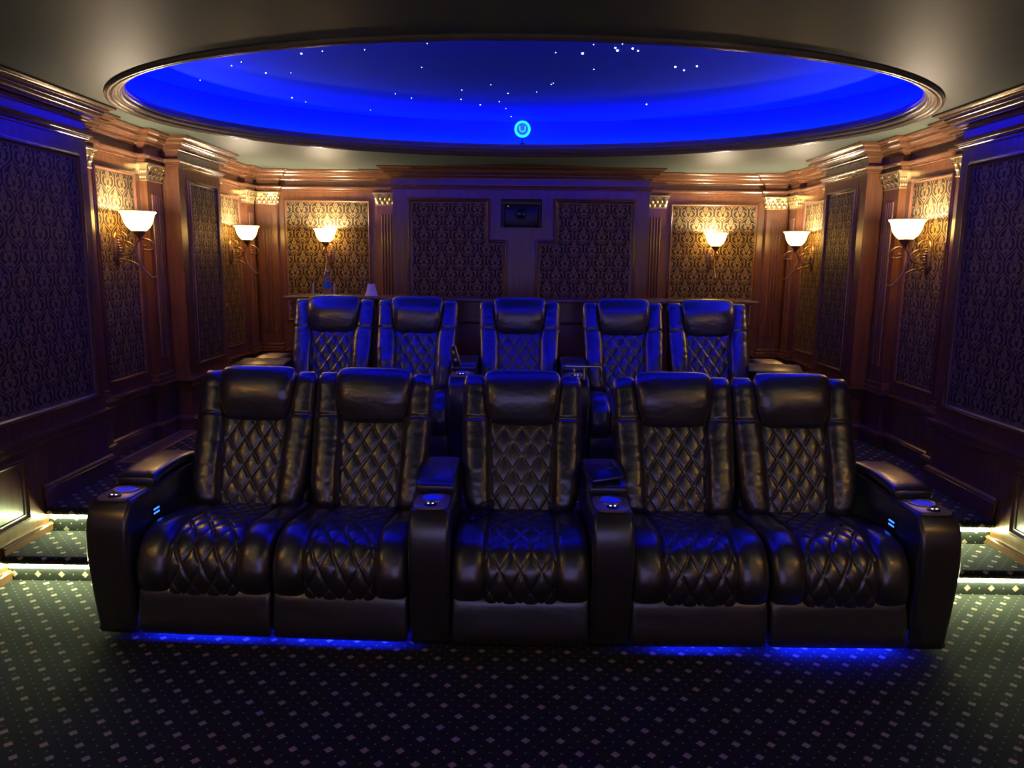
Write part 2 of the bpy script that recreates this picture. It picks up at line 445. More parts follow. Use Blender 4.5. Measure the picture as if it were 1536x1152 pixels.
# upholstered wall panels: fabric field inside a raised moulding
frame_prof = [(0, 0), (0, .006)] + bowed((0, .008), (.014, .020), .004, 5) + [(.018, .021), (.019, .015)] + bowed((.020, .014), (.034, .006), .003, 4) + [(.036, .004), (.038, 0)]
def wmap(wall, X):
    if wall == 'L': return lambda u, v, h: (-X + h, u, v)
    if wall == 'R': return lambda u, v, h: (X - h, u, v)
    return lambda u, v, h: (u, X - h, v)
def panel(wall, X, poly, label, group='fabric wall panels', scale=1.0, name='fabric_panel'):
    """poly: clockwise seen with interior on the right"""
    place = wmap(wall, X)
    cx = sum(p[0] for p in poly) / len(poly); cz = min(p[1] for p in poly)
    base = Vector(place(cx, cz, 0))
    root = empty(name, base, 0, label, 'wall panel', group)
    pl = lambda u, v, h: Vector(place(u, v, h)) - base
    prof = [(d * scale, h * scale) for d, h in frame_prof]
    bm = bmesh.new(); sweep(bm, poly, prof, pl, True)
    obj('panel_frame', bm, M_trim, root, 35)
    # field, slightly inset and padded
    n = len(poly); P = [Vector(p) for p in poly]; ins = []
    for i in range(n):
        t1 = (P[i] - P[i - 1]).normalized(); t2 = (P[(i + 1) % n] - P[i]).normalized()
        n1, n2 = Vector((t1.y, -t1.x)), Vector((t2.y, -t2.x)); ins.append(P[i] + (n1 + n2) / (1 + n1.dot(n2)) * .034 * scale)
    bm = bmesh.new(); uvl = bm.loops.layers.uv.new('UVMap')
    top = [bm.verts.new(pl(p.x, p.y, .007)) for p in ins]; low = [bm.verts.new(pl(p.x, p.y, .001)) for p in ins]
    fs = [bm.faces.new(top)] + [bm.faces.new((low[i], low[(i + 1) % n], top[(i + 1) % n], top[i])) for i in range(n)]
    idx = {}
    for i, p in enumerate(ins): idx[top[i]] = idx[low[i]] = (p.x - cx, p.y)
    for f in fs:
        for l in f.loops: l[uvl].uv = idx[l.vert]
    obj('fabric', bm, M_damask, root, 0)
    return root
def rect(u0, u1, v0, v1): return [(u0, v0), (u0, v1), (u1, v1), (u1, v0)]
ZB, ZT = .766, 2.189
for s, w, nm in ((-1, 'L', 'left'), (1, 'R', 'right')):
    panel(w, XA, rect(2.19, 4.396, ZB, ZT), 'big dark fabric panel filling the nearest stretch of the %s wall' % nm, scale=1.25)
    panel(w, XR, rect(4.82, 5.35, ZB, ZT), 'gold lit fabric panel behind the sconce nearest the camera on the %s wall' % nm)
    panel(w, XA, rect(5.815, 6.362, ZB, ZT), 'dim fabric panel between the two sconces on the %s wall' % nm)
    panel(w, XR, rect(6.78, 7.31, ZB, ZT), 'narrow fabric panel behind the far sconce on the %s wall, next to the corner' % nm)
    # wainscot frame beside the steps
    bm = bmesh.new(); pth = rect(2.30, 3.696, .247, .585)
    root = bm; sweep(bm, pth, [(d * 1.1, h) for d, h in frame_prof], wmap(w, XA), True)
    setp(obj('trim_%d' % (5 if s < 0 else 6), bm, M_trim, smooth=35), kind='structure')
panel('B', YB, rect(-2.388, -1.509, .97, 2.200), 'lit gold fabric panel with a sconce on the left end of the back wall')
panel('B', YB, rect(1.491, 2.378, .97, 2.200), 'lit gold fabric panel with a sconce on the right end of the back wall')
panel('B', YC, [(-1.095, .97), (-1.095, 2.197), (-.290, 2.197), (-.290, 1.815), (-.117, 1.815), (-.117, .97)], 'stepped dark damask panel on the back wall, left of the projector', scale=1.5)
panel('B', YC, [(.1335, .97), (.1335, 1.815), (.309, 1.815), (.309, 2.197), (1.108, 2.197), (1.108, .97)], 'stepped dark damask panel on the back wall, right of the projector', scale=1.5)

# ------------------------------------------------------------------ pilasters with fluted shaft and gilded capital
def make_pilaster(w):
    """local: face toward -Y, centred on x, back at y=0; depth .05"""
    root = empty('pilaster', (0, 0, 0)); hw, d = w / 2, .0525
    bm = bmesh.new(); box(bm, -hw, hw, -d, 0, .27, .745, .002)
    box(bm, -hw - .004, hw + .004, -d - .012, 0, .684, .716, .005)
    box(bm, -hw, hw, -d - .006, 0, .716, .750, .006)
    obj('pedestal', bm, M_wood, root)
    # fluted shaft
    sw = hw - .025; n = 4; fw = .0190; gap = .0105; tot = n * fw + (n - 1) * gap
    prof = [(-sw, 0), (-sw, -d)]; x = -tot / 2
    for i in range(n):
        for k in range(9):
            a = PI * k / 8; prof.append((x + fw / 2 - fw / 2 * math.cos(a), -d - .0110 * math.sin(a)))
        x += fw + gap
    prof += [(sw, -d), (sw, 0)]
    bm = bmesh.new()
    def ext(pr, z0, z1):
        A = [bm.verts.new((px, py, z0)) for px, py in pr]; B = [bm.verts.new((px, py, z1)) for px, py in pr]
        for i in range(len(pr) - 1): bm.faces.new((A[i], A[i + 1], B[i + 1], B[i]))
        bm.faces.new(A); bm.faces.new(B)
    flat = [(-sw, 0), (-sw, -d), (sw, -d), (sw, 0)]
    ext(flat, .750, .87); ext(prof, .87, 2.05); ext(flat, 2.05, 2.148)
    obj('shaft', bm, M_wood, root, 50)
    # capital: bell, two tiers of leaves, corner scrolls, slab
    bm = bmesh.new(); z0, z1 = 2.148, 2.250
    def lvl(t): return sw + (hw + .004 - sw) * t ** 2, -d - .022 * t ** 2
    rows = []
    for i in range(7):
        t = i / 6; a, y = lvl(t); rows.append([bm.verts.new(p) for p in ((-a, 0, z0 + (z1 - z0) * t), (-a, y, z0 + (z1 - z0) * t), (a, y, z0 + (z1 - z0) * t), (a, 0, z0 + (z1 - z0) * t))])
    for A, B in zip(rows, rows[1:]):
        for i in range(3): bm.faces.new((A[i], A[i + 1], B[i + 1], B[i]))
    box(bm, -hw - .010, hw + .010, -d - .034, 0, z1, z1 + .014, .003)
    box(bm, -sw - .006, sw + .006, -d - .006, 0, z0 - .008, z0 + .004, .002)
    def leaf(cx, zb, hgt, wid, yb):
        m = 7; R = []
        for i in range(m):
            t = i / (m - 1); wd = wid * math.sin(PI * (.22 + .70 * t)) * .5; out = .004 + .024 * t ** 2.2; z = zb + hgt * (t - .28 * max(0, t - .7) / .3 * t)
            y = yb - out; R.append([bm.verts.new((cx + wd * q, y + (.004 if abs(q) > .6 else -.003 * (1 - abs(q))) , z - abs(q) * .004)) for q in (-1, -.5, 0, .5, 1)])
        for A, B in zip(R, R[1:]):
            for i in range(4): bm.faces.new((A[i], A[i + 1], B[i + 1], B[i]))
    for i in range(4): leaf(-sw + .02 + i * (2 * sw - .04) / 3, z0 + .002, .048, .040, -d)
    for sg in (-1, 1):
        for k in range(3):
            for yy, zz in ((-.012 - k * .018, z0 + .012), (-.020 - k * .016, z0 + .052)):
                bmesh.ops.create_icosphere(bm, subdivisions=1, radius=.5, matrix=Matrix.Translation((sg * (sw + .004 + (zz - z0) * .16), yy, zz + .012)) @ Matrix.Diagonal((.016, .016, .034, 1)))
    for i in range(5): leaf(-sw + .006 + i * (2 * sw - .012) / 4, z0 + .030, .052, .036, -d - .004)
    for s in (-1, 1):
        pts = [(s * (hw - .030 + .020 * (1 - k / 22) * math.cos(k * .42 - 1.2)), -d - .028, z1 - .016 + .018 * (1 - k / 22) * math.sin(k * .42 - 1.2)) for k in range(20)]
        tube(bm, pts, .0042, 6)
        pts = [(s * (.012 + .014 * (1 - k / 20) * math.cos(k * .45)), -d - .024, z1 - .020 + .012 * (1 - k / 20) * math.sin(k * .45)) for k in range(16)]
        tube(bm, pts, .0035, 6)
    obj('capital', bm, M_gold, root, 60)
    return root
PG = 'fluted pilasters with gilded capitals'
pil0 = make_pilaster(.270); pil0['category'] = 'pilaster'
spots = []
for s, nm in ((-1, 'left'), (1, 'right')):
    rz = PI / 2 if s < 0 else -PI / 2
    spots += [((s * XR, 4.620, 0), rz, 'fluted pilaster mostly hidden behind the big near panel of the %s wall' % nm),
              ((s * XR, 5.539, 0), rz, 'fluted pilaster with gilded capital just past the near sconce of the %s wall' % nm),
              ((s * XR, 6.581, 0), rz, 'fluted pilaster tucked behind the projecting bay of the %s wall' % nm)]
for i, (loc, rz, lab) in enumerate(spots):
    if i == 0:
        pil0.location = loc; pil0.rotation_euler = (0, 0, rz); pil0['label'] = lab; pil0['group'] = PG
    else: copy_tree(pil0, loc, rz, lab, PG)
pil1 = make_pilaster(.244); pil1['category'] = 'pilaster'; pil1['group'] = PG
s2 = []
for s, nm in ((-1, 'left'), (1, 'right')):
    rz = PI / 2 if s < 0 else -PI / 2
    s2 += [((s * XR, 7.490, 0), rz, 'fluted pilaster on the %s wall right at the back corner' % nm),
           ((s * 2.542, YB, 0), 0, 'fluted pilaster at the %s corner of the back wall' % nm),
           ((s * 1.343, YB, 0), 0, 'fluted pilaster with gilded capital against the %s side of the projector wall' % nm)]
for i, (loc, rz, lab) in enumerate(s2):
    if i == 0: pil1.location = loc; pil1.rotation_euler = (0, 0, rz); pil1['label'] = lab
    else: copy_tree(pil1, loc, rz, lab, PG)

# ------------------------------------------------------------------ sconces
def make_sconce():
    """local: wall at y=0, projecting to -Y; z is world height"""
    root = empty('wall_sconce', (0, 0, 0)); b = .158
    bm = bmesh.new()
    prof = [(.008, 1.765), (.038, 1.767), (.050, 1.776), (.066, 1.792), (.080, 1.815), (.089, 1.842), (.094, 1.864), (.100, 1.876), (.108, 1.884), (.1095, 1.888), (.106, 1.888), (.096, 1.879), (.088, 1.864), (.083, 1.842), (.074, 1.816), (.060, 1.796), (.044, 1.782), (.008, 1.776)]
    lathe(bm, prof, 40, 0, -b); obj('glass_bowl', bm, M_bowl, root, 60)
    bm = bmesh.new()
    lathe(bm, [(.001, 1.712), (.008, 1.714), (.010, 1.722), (.018, 1.732), (.030, 1.745), (.040, 1.760), (.043, 1.768), (.036, 1.770), (.001, 1.770)], 24, 0, -b)
    obj('bowl_cup', bm, M_bronze, root, 50)
    def P(X, Y): return (0, -max(.004, (X - 185) * .00070), 1.888 - (Y - 175) * .00049)
    def cv(pts, n=40): return spline([P(*p) for p in pts], n)
    bm = bmesh.new()
    tube(bm, cv([(545, 1005), (515, 1025), (480, 985), (420, 880), (385, 760), (368, 640), (390, 560), (440, 520), (505, 540), (545, 600), (530, 655), (480, 668), (440, 645), (445, 610), (470, 615)], 90), .0066, 8)
    tube(bm, cv([(410, 905), (375, 850), (320, 810), (270, 800), (225, 770)], 30), .006, 8)
    tube(bm, cv([(215, 560), (270, 550), (330, 585), (355, 650), (330, 705), (270, 730), (220, 725)], 40), .006, 8)
    tube(bm, cv([(352, 655), (372, 650)], 4), .005, 8)
    tube(bm, cv([(205, 440), (245, 430), (285, 470), (295, 530), (275, 560)], 24), .0046, 8)
    tube(bm, cv([(270, 730), (305, 700), (300, 640), (270, 610), (262, 640)], 24), .0034, 6)
    tube(bm, cv([(215, 800), (270, 790), (305, 770), (312, 720)], 20), .0036, 6)
    obj('scroll_arm', bm, M_bronze, root, 60)
    # rope-edged oval plate with a leaf ridge
    bm = bmesh.new(); n = 40
    R = []
    for i, (k, y) in enumerate([(1, 0), (1, -.010), (.93, -.016), (.80, -.014), (.6, -.020), (.3, -.026), (.02, -.028)]):
        R.append([bm.verts.new((.046 * k * math.cos(2 * PI * j / n), y - (.004 * math.cos(j * PI) if i == 2 else 0), 1.655 + .108 * k * math.sin(2 * PI * j / n))) for j in range(n)])
    for A, B in zip(R, R[1:]):
        for j in range(n): bm.faces.new((A[j], A[(j + 1) % n], B[(j + 1) % n], B[j]))
    bm.faces.new(R[-1])
    for i in range(11):
        z = 1.570 + i * .0172; r = .013 * math.sin(PI * (.15 + .75 * i / 10)) + .004
        bmesh.ops.create_icosphere(bm, subdivisions=2, radius=r, matrix=Matrix.Translation((0, -.028 + .006 * math.sin(i), z)) @ Matrix.Diagonal((1.3, .8, .7, 1)))
    obj('backplate', bm, M_bronze, root, 60)
    for c in root.children:
        for v in c.data.vertices: v.co = Vector((v.co.x, v.co.y, v.co.z - 1.46)) * 1.043
    return root
SZ = 1.454
SP = [((-XR, 5.048, SZ), PI / 2, 'nearest sconce on the left wall, glowing white bowl on bronze scrolls'),
      ((-XR, 7.046, SZ), PI / 2, 'far sconce on the left wall, near the back corner'),
      ((-1.932, YB, SZ), 0, 'sconce on the back wall above the water bottle'),
      ((1.925, YB, SZ), 0, 'sconce on the back wall, right of the projector'),
      ((XR, 7.046, SZ), -PI / 2, 'far sconce on the right wall, near the back corner'),
      ((XR, 5.048, SZ), -PI / 2, 'nearest sconce on the right wall, glowing white bowl on bronze scrolls'),
      ((-XR, 1.02, SZ), PI / 2, 'unseen sconce added on the front part of the left wall, ahead of the front row'),  # from here on: unseen sconces added for highlights on the front-row leather
      ((XR, 1.02, SZ), -PI / 2, 'unseen sconce added on the front part of the right wall, ahead of the front row'),
      ((-XR, -1.7, SZ), PI / 2, 'unseen sconce added on the left wall beside the added fill screen'),
      ((XR, -1.7, SZ), -PI / 2, 'unseen sconce added on the right wall beside the added fill screen')]
sc0 = make_sconce(); sc0['category'] = 'wall sconce'; sc0['group'] = 'lit wall sconces'
for i, (loc, rz, lab) in enumerate(SP):
    if i == 0: sc0.location = loc; sc0.rotation_euler = (0, 0, rz); sc0['label'] = lab
    else: copy_tree(sc0, loc, rz, lab, 'lit wall sconces')
    d = Matrix.Rotation(rz, 3, 'Z') @ Vector((0, -.165, 0))
    L = bpy.data.lights.new('sconce_bulb', 'POINT'); L.energy = 20 if i < 6 else 36; L.color = (1, .92, .74); L.shadow_soft_size = .022  # the added, unseen front bulbs burn stronger than the rest
    o = bpy.data.objects.new('sconce_bulb', L); o.location = (loc[0] + d.x, loc[1] + d.y, 1.874); C.objects.link(o)

# ------------------------------------------------------------------ recliners
def resample(path, ss):
    pts = spline(path, 240); L = [0]
    for a, b_ in zip(pts, pts[1:]): L.append(L[-1] + (b_ - a).length)
    out = []; j = 0
    for s in ss:
        d = s * L[-1]
        while j < len(L) - 2 and L[j + 1] < d: j += 1
        u = (d - L[j]) / max(1e-9, L[j + 1] - L[j]); p = pts[j].lerp(pts[j + 1], u)
        a = pts[max(0, j - 3)]; b_ = pts[min(len(pts) - 1, j + 4)]
        out.append((p, (b_ - a).normalized()))
    return out, L[-1]
def loft(path, hw, top, bot, xc=lambda s: 0, e=4, m=24, n=40, r0=.05, r1=.05, disp=None, wr=.5, flip=1):
    """padded cushion: superelliptic section carried along a side-view path"""
    bm = bmesh.new()
    ss = []
    for i in range(n): 
        t = i / (n - 1); ss.append(t)
    _, Lt = resample(path, [0, 1])
    e0 = [0, .06, .14, .26, .42, .62]; k0 = [r0 / Lt * q for q in e0]; k1 = [1 - r1 / Lt * q for q in e0]
    ss = sorted(k0 + [s for s in ss if k0[-1] + .01 < s < k1[-1] - .01] + k1)
    fr, Lt = resample(path, ss); rows = []
    us = [math.sin(PI / 2 * (2 * i / (m - 1) - 1)) * .5 + (2 * i / (m - 1) - 1) * .5 for i in range(m)]
    mb = 9
    for s, (p, T) in zip(ss, fr):
        nrm = Vector((T.y, -T.x)) * flip; d = s * Lt; k = 1
        if d < r0: k = math.sqrt(max(.0, 1 - (1 - d / r0) ** 2))
        if Lt - d < r1: k = min(k, math.sqrt(max(.0, 1 - (1 - (Lt - d) / r1) ** 2)))
        k = max(k, .04); w = hw(s) * (1 - wr * (1 - k)); c = xc(s); row = []
        for u in us:
            h = top(s) * k * max(0.0, 1 - abs(u) ** e) ** (1 / e) 
            if disp: h += disp(u, u * w, d, s) * k * min(1, (1 - abs(u)) * 8)
            q = p + nrm * h; row.append(bm.verts.new((c + u * w, q.x, q.y)))
        for i in range(1, mb):
            u = 1 - 2 * i / mb; h = -bot(s) * k * max(0.0, 1 - abs(u) ** 4) ** .25
            q = p + nrm * h; row.append(bm.verts.new((c + u * w, q.x, q.y)))
        rows.append(row)
    nn = len(rows[0])
    for A, B in zip(rows, rows[1:]):
        for i in range(nn): bm.faces.new((A[i], A[(i + 1) % nn], B[(i + 1) % nn], B[i]))
    bm.faces.new(rows[0]); bm.faces.new(rows[-1])
    return bm
K = lambda v: (lambda s: v)
def lerp(*kv):
    def f(s):
        for (a, x), (b_, y) in zip(kv, kv[1:]):
            if s <= b_: 
                t = (s - a) / (b_ - a); t = t * t * (3 - 2 * t); return x + (y - x) * t
        return kv[-1][1]
    return f
def quilt(px, ps, off=0, depth=.0065, puff=.0035):
    def f(u, x, d, s):
        p = x / px + d / ps + off; q = x / px - d / ps - off
        a, b_ = abs(p - round(p)), abs(q - round(q))
        g = max(math.exp(-(a / .048) ** 2), math.exp(-(b_ / .048) ** 2))
        return -depth * g + puff * math.sin(PI * (p % 1)) * math.sin(PI * (q % 1)) - .0
    return f
def wrinkle(seed, amp=.004, fs=34, fx=9, seams=()):
    def f(u, x, d, s):
        v = noise.noise(Vector((x * fx + seed, d * fs, seed * 1.7))) * amp * (.35 + .65 * abs(u)) + noise.noise(Vector((x * 30, d * 70, seed))) * amp * .30
        for s0 in seams: v -= .010 * math.exp(-((d - s0) / .006) ** 2)
        return v
    return f
def make_recliner(seed):
    root = empty('theater_recliner', (0, 0, 0)); L = M_leath
    # rear shell and base
    obj('back_shell', loft([(.775, 1.02), (.735, .80), (.68, .55), (.63, .25)], lerp((0, .255), (.3, .275), (1, .27)), K(.045), K(.035), m=14, n=16, r0=.06, r1=.04), L, root, 180)
    bm = bmesh.new(); box(bm, -.284, .284, .056, .70, .028, .36, .008); box(bm, -.287, .287, .016, .062, .047, .21)  # second box: added hood keeping the underglow out of the gaps between footrests
    obj('base', bm, M_black, root)
    # quilted back
    obj('back_panel', loft([(.705, .90), (.640, .76), (.588, .62), (.545, .50), (.520, .405)], lerp((0, .168), (1, .148)), K(.038), K(.03), e=7, m=76, n=96, r0=.02, r1=.03, disp=quilt(.0865, .132, .05, .0075, .004), wr=.1), L, root, 180)
    for s in (-1, 1):
        obj('back_bolster', loft([(.742, 1.045), (.715, .97), (.660, .83), (.590, .66), (.525, .50), (.500, .415)],
            lerp((0, .060), (.22, .064), (.45, .074), (.8, .072), (1, .058)), lerp((0, .060), (.35, .066), (.7, .078), (1, .070)), K(.05),
            xc=lerp((0, s * .234), (.22, s * .228), (.5, s * .217), (.8, s * .212), (1, s * .196)), e=2.6, m=30, n=90, r0=.078, r1=.045,
            disp=wrinkle(seed + s * 3.1, .0045, 30, 12, (.225,)), wr=.48), L, root, 180)
    obj('headrest', loft([(.742, 1.062), (.700, 1.01), (.668, .93), (.655, .85), (.665, .815)], lerp((0, .178), (.25, .190), (.6, .180), (1, .153)), lerp((0, .055), (.4, .072), (1, .05)), K(.05), e=4.2, m=40, n=44, r0=.05, r1=.045, disp=wrinkle(seed + 9, .003, 12, 7), wr=.13), L, root, 180)
    # seat
    sp = [(.58, .395), (.44, .390), (.28, .396), (.15, .398), (.070, .372), (.034, .305), (.034, .235), (.045, .200)]
    obj('seat_panel', loft(sp, K(.153), lerp((0, .045), (.5, .060), (.8, .062), (1, .05)), K(.03), e=7, m=76, n=130, r0=.02, r1=.02, disp=quilt(.0865, .118, .1, .0075, .004), wr=.1), L, root, 180)
    for s in (-1, 1):
        obj('seat_bolster', loft(sp, K(.074), lerp((0, .045), (.4, .064), (.62, .078), (.85, .070), (1, .05)), K(.04), xc=K(s * .215), e=3.0, m=26, n=80, r0=.05, r1=.04, disp=wrinkle(seed + 5 * s, .004, 22, 9), wr=.3), L, root, 180)
    obj('footrest', loft([(.045, .222), (.018, .195), (.004, .12), (-.002, .055), (.010, .022)], K(.2885), K(.026), K(.02), e=9, m=40, n=26, r0=.018, r1=.02, disp=wrinkle(seed + 2, .0022, 14, 5), wr=.03), L, root, 180)
    return root

def slab(profile, x0, x1, r, n=6):
    """side-view outline extruded across x with rounded long edges"""
    P = [Vector(p) for p in profile]; m = len(P); nr = []
    for i in range(m):
        t = (P[(i + 1) % m] - P[i - 1]).normalized(); nr.append(Vector((t.y, -t.x)))
    ar = sum(P[i].x * P[(i + 1) % m].y - P[(i + 1) % m].x * P[i].y for i in range(m))
    sg = -1 if ar > 0 else 1      # inward
    bm = bmesh.new(); rows = []
    lv = [(x0 + r * (1 - math.sin(a)), r * (1 - math.cos(a))) for a in [PI / 2 * (1 - i / n) for i in range(n + 1)]]
    lv = [(x0 + r - r * math.sin(PI / 2 * (1 - i / n)), r - r * math.cos(PI / 2 * (1 - i / n))) for i in range(n + 1)]
    lv += [(x0 + x1 - x, q) for x, q in reversed(lv)]
    for x, ins in lv: rows.append([bm.verts.new((x, p.x + sg * q.x * ins, p.y + sg * q.y * ins)) for p, q in zip(P, nr)])
    for A, B in zip(rows, rows[1:]):
        for i in range(m): bm.faces.new((A[i], A[(i + 1) % m], B[(i + 1) % m], B[i]))
    bm.faces.new(rows[0]); bm.faces.new(rows[-1]); return bm
def armprof():
    a = spline([(.006, .010), (-.012, .11), (-.032, .24), (-.045, .36), (-.042, .47), (-.022, .545), (.012, .588)], 26)
    b_ = spline([(.020, .5935), (.045, .598), (.17, .600)], 8)
    c = [Vector(p) for p in ((.215, .603), (.25, .610), (.62, .625), (.655, .60), (.67, .50), (.68, .12), (.66, .010))]
    return [(p.x, p.y) for p in a + b_ + c]
def make_arm(w=.172, usb=0):
    root = empty('armrest_console', (0, 0, 0)); h = w / 2
    bd = obj('arm_body', slab(armprof(), -h, h, .020), M_leath, root, 180)
    obj('armrest_lid', loft([(.64, .600), (.60, .632), (.45, .642), (.32, .636), (.245, .626), (.208, .606)], K(h + .002), K(.030), K(.02), e=5, m=20, n=26, r0=.03, r1=.02, wr=.08, disp=wrinkle(w * 70, .002, 9, 6)), M_leath, root, 180)
    bm = bmesh.new(); n = 40; pts = []
    for k in range(n):
        a = 2 * PI * k / n; c, s = math.cos(a), math.sin(a)
        pts.append((.073 * (abs(c) ** .45) * (1 if c > 0 else -1), .104 + .094 * (abs(s) ** .45) * (1 if s > 0 else -1)))
    rows = [[bm.verts.new((x * q, .104 + (y - .104) * q, z)) for x, y in pts] for q, z in ((1.0, .594), (1.0, .6025), (.96, .605))]
    for A, B in zip(rows, rows[1:]):
        for k in range(n): bm.faces.new((A[k], A[(k + 1) % n], B[(k + 1) % n], B[k]))
    bm.faces.new(rows[-1]); pl = obj('console_plate', bm, M_consl, root, 40)
    bm = bmesh.new(); lathe(bm, [(.056, .603), (.056, .608), (.053, .611), (.046, .611), (.043, .608), (.042, .6055)], 36, 0, .132)
    obj('cup_holder', bm, M_steel, root, 50)
    bm = bmesh.new(); lathe(bm, [(.001, .6065), (.0425, .6065)], 36, 0, .132); cl = obj('cup_light', bm, M_cup, root, 0)
    bm = bmesh.new(); lathe(bm, [(.026, .604), (.026, .608), (.021, .611), (.002, .612)], 24, 0, .046); obj('control_dial', bm, M_black, root, 50)
    for s in (-1, 1):
        bm = bmesh.new(); box(bm, s * .009 - .004, s * .009 + .004, .038, .044, .6115, .614, .001); obj('button', bm, M_btn, root)
    if usb:
        bm = bmesh.new(); box(bm, usb * h - .004, usb * h + .004, .165, .225, .470, .520, .002); obj('usb_port', bm, M_black, root)
        for k in (0, 1):
            bm = bmesh.new(); box(bm, usb * (h + .004) - .002, usb * (h + .004) + .002, .172, .218, .482 + k * .018, .489 + k * .018, .001); obj('port_light', bm, M_usb, root)
    return root

# the front row bends gently: the two outer pairs turn in towards the middle
FY = 2.915
def rowpos(x):
    px, py, a = (-.45, FY + .004, math.radians(-2.3)) if x < -.45 else (.47, FY, math.radians(.8)) if x > .47 else (x, FY, 0)
    return (px + (x - px) * math.cos(a), py + (x - px) * math.sin(a), 0), a
GF, GB = 'front row leather recliners', 'back row leather recliners'
r0 = make_recliner(1); r0['category'] = 'recliner'
r1_ = make_recliner(6); r1_['category'] = 'recliner'
front = [(-1.318, 'front row recliner at the far left end, beside the left steps'), (-.737, 'front row recliner second from the left, left of the left cup holder console'),
         (.018, 'middle recliner of the front row, standing between two consoles'), (.763, 'front row recliner just right of the right console'), (1.344, 'front row recliner at the far right end, beside the right steps')]
back = [(-1.345, 'back row recliner at the far left, in front of the water bottle'), (-.74, 'back row recliner second from the left'),
        (0, 'middle recliner of the back row, below the projector'), (.748, 'back row recliner second from the right'), (1.356, 'back row recliner at the far right end')]
BY = 4.73
recs = []
for i, (x, lab) in enumerate(front):
    (loc, FR) = rowpos(x); src = r0 if i % 2 == 0 else r1_
    if i < 2: src.location = loc; src.rotation_euler = (0, 0, FR); src['label'] = lab; src['group'] = GF; recs.append(src)
    else: recs.append(copy_tree(src, loc, FR, lab, GF))
for i, (x, lab) in enumerate(back): copy_tree(r0 if i % 2 else r1_, (x, BY, ZP), 0, lab, GB)
# glowing strips below four front recliners
for i, y, w, z in ((0, .034, .24, .034), (1, .034, .24, .034), (3, .036, .17, .034), (4, .030, .24, .0222)):
    o = obj('underglow_strip', BX(-w, w, y, y + .010, z, z + .010), M_under, recs[i], 0)
arm_c = make_arm(.170); arm_c['category'] = 'armrest console'
arm_l = make_arm(.180, 1); arm_l['category'] = 'armrest console'
arm_r = make_arm(.172, -1); arm_r['category'] = 'armrest console'
GA = 'cup holder consoles between the recliners'
def place(o, loc, rz, lab): o.location = loc; o.rotation_euler = (0, 0, rz); o['label'] = lab; o['group'] = GA
place(arm_l, *rowpos(-1.704), 'left end armrest of the front row, with blue lit cup holder and blue port lights')
place(arm_r, *rowpos(1.724), 'right end armrest of the front row, with blue lit cup holder and blue port lights')
place(arm_c, *rowpos(-.358), 'front row console left of the middle recliner')
copy_tree(arm_c, *rowpos(.394), 'front row console right of the middle recliner, with a folded tray on it', GA)
copy_tree(arm_l, (-1.728, BY, ZP), 0, 'left end armrest of the back row, under a tray table', GA)
copy_tree(arm_r, (1.735, BY, ZP), 0, 'right end armrest of the back row, under a tray table', GA)
copy_tree(arm_c, (-.371, BY, ZP), 0, 'back row console left of the middle recliner, with an upright black bracket', GA)
copy_tree(arm_c, (.372, BY, ZP), 0, 'back row console right of the middle recliner, under an edge-on tray', GA)

# ------------------------------------------------------------------ trays and small things on the seats
def tray(loc, rot, w, d, lab, post=.06, bracket=False):
    root = empty('tray_table', loc, 0, lab, 'tray table', 'swivel tray tables'); root.rotation_euler = rot
    bm = bmesh.new(); box(bm, -w / 2, w / 2, -d / 2, d / 2, 0, .012, .005)
    t = obj('tray_top', bm, M_black, root)
    bm = bmesh.new(); sweep(bm, [(-w / 2 + .004, -d / 2 - .0005), (-w / 2 - .0005, -d / 2 + .004), (-w / 2 - .0005, d / 2 - .004), (-w / 2 + .004, d / 2 + .0005), (w / 2 - .004, d / 2 + .0005), (w / 2 + .0005, d / 2 - .004), (w / 2 + .0005, -d / 2 + .004), (w / 2 - .004, -d / 2 - .0005)], [(0, .0025), (-.0015, .003), (-.0015, .009), (0, .0095)], lambda u, v, h: (u, v, h), True)
    obj('edge_band', bm, M_steel, root, 30)
    bm = bmesh.new(); lathe(bm, [(.032, .011), (.032, .0135), (.028, .0135)], 24, w * .3, d * .25); obj('cup_ring', bm, M_steel, root)
    if bracket:
        bm = bmesh.new(); box(bm, -.055, -.043, -.03, -.018, -.032, 0, .001); box(bm, -.076, -.022, -.034, -.012, -.045, -.031, .004); obj('bracket', bm, M_steel, root)
    bm = bmesh.new(); lathe(bm, [(.010, -post), (.010, 0)], 14, 0 if not bracket else .02, d * .2, cap=True); obj('post', bm, M_steel, root)
    return root
tray((-1.66, 4.78, .935), (0, 0, math.radians(8)), .30, .34, 'black tray table over the left end armrest of the back row', .06)
tray((1.65, 4.78, .935), (0, 0, math.radians(-16)), .32, .38, 'black tray table over the right end armrest of the back row', .06)
tray((.392, 4.62, .952), (math.radians(-8.6), 0, 0), .225, .22, 'tray table seen edge-on above the back row console right of centre', .075, True)
tray((.382, 3.235, .672), (math.radians(3), math.radians(-7), .12), .135, .20, 'small folded tray resting on the front row console right of centre', .012)
root = empty('folded_bracket', (-.405, 4.86, .915), 0, 'upright black bracket with two silver bolts on the back row console left of centre', 'bracket')
root.rotation_euler = (math.radians(-6), math.radians(-16), 0)
obj('plate', BX(-.024, .024, -.006, .006, 0, .135, .003), M_black, root)
for k, z in enumerate((.045, .098)):
    bm = bmesh.new(); box(bm, -.009, .009, -.010, -.005, z - .010, z + .010, .003); obj('bolt', bm, M_steel, root)
obj('edge_strip', BX(.020, .027, -.008, .008, 0, .137, .001), M_steel, root)
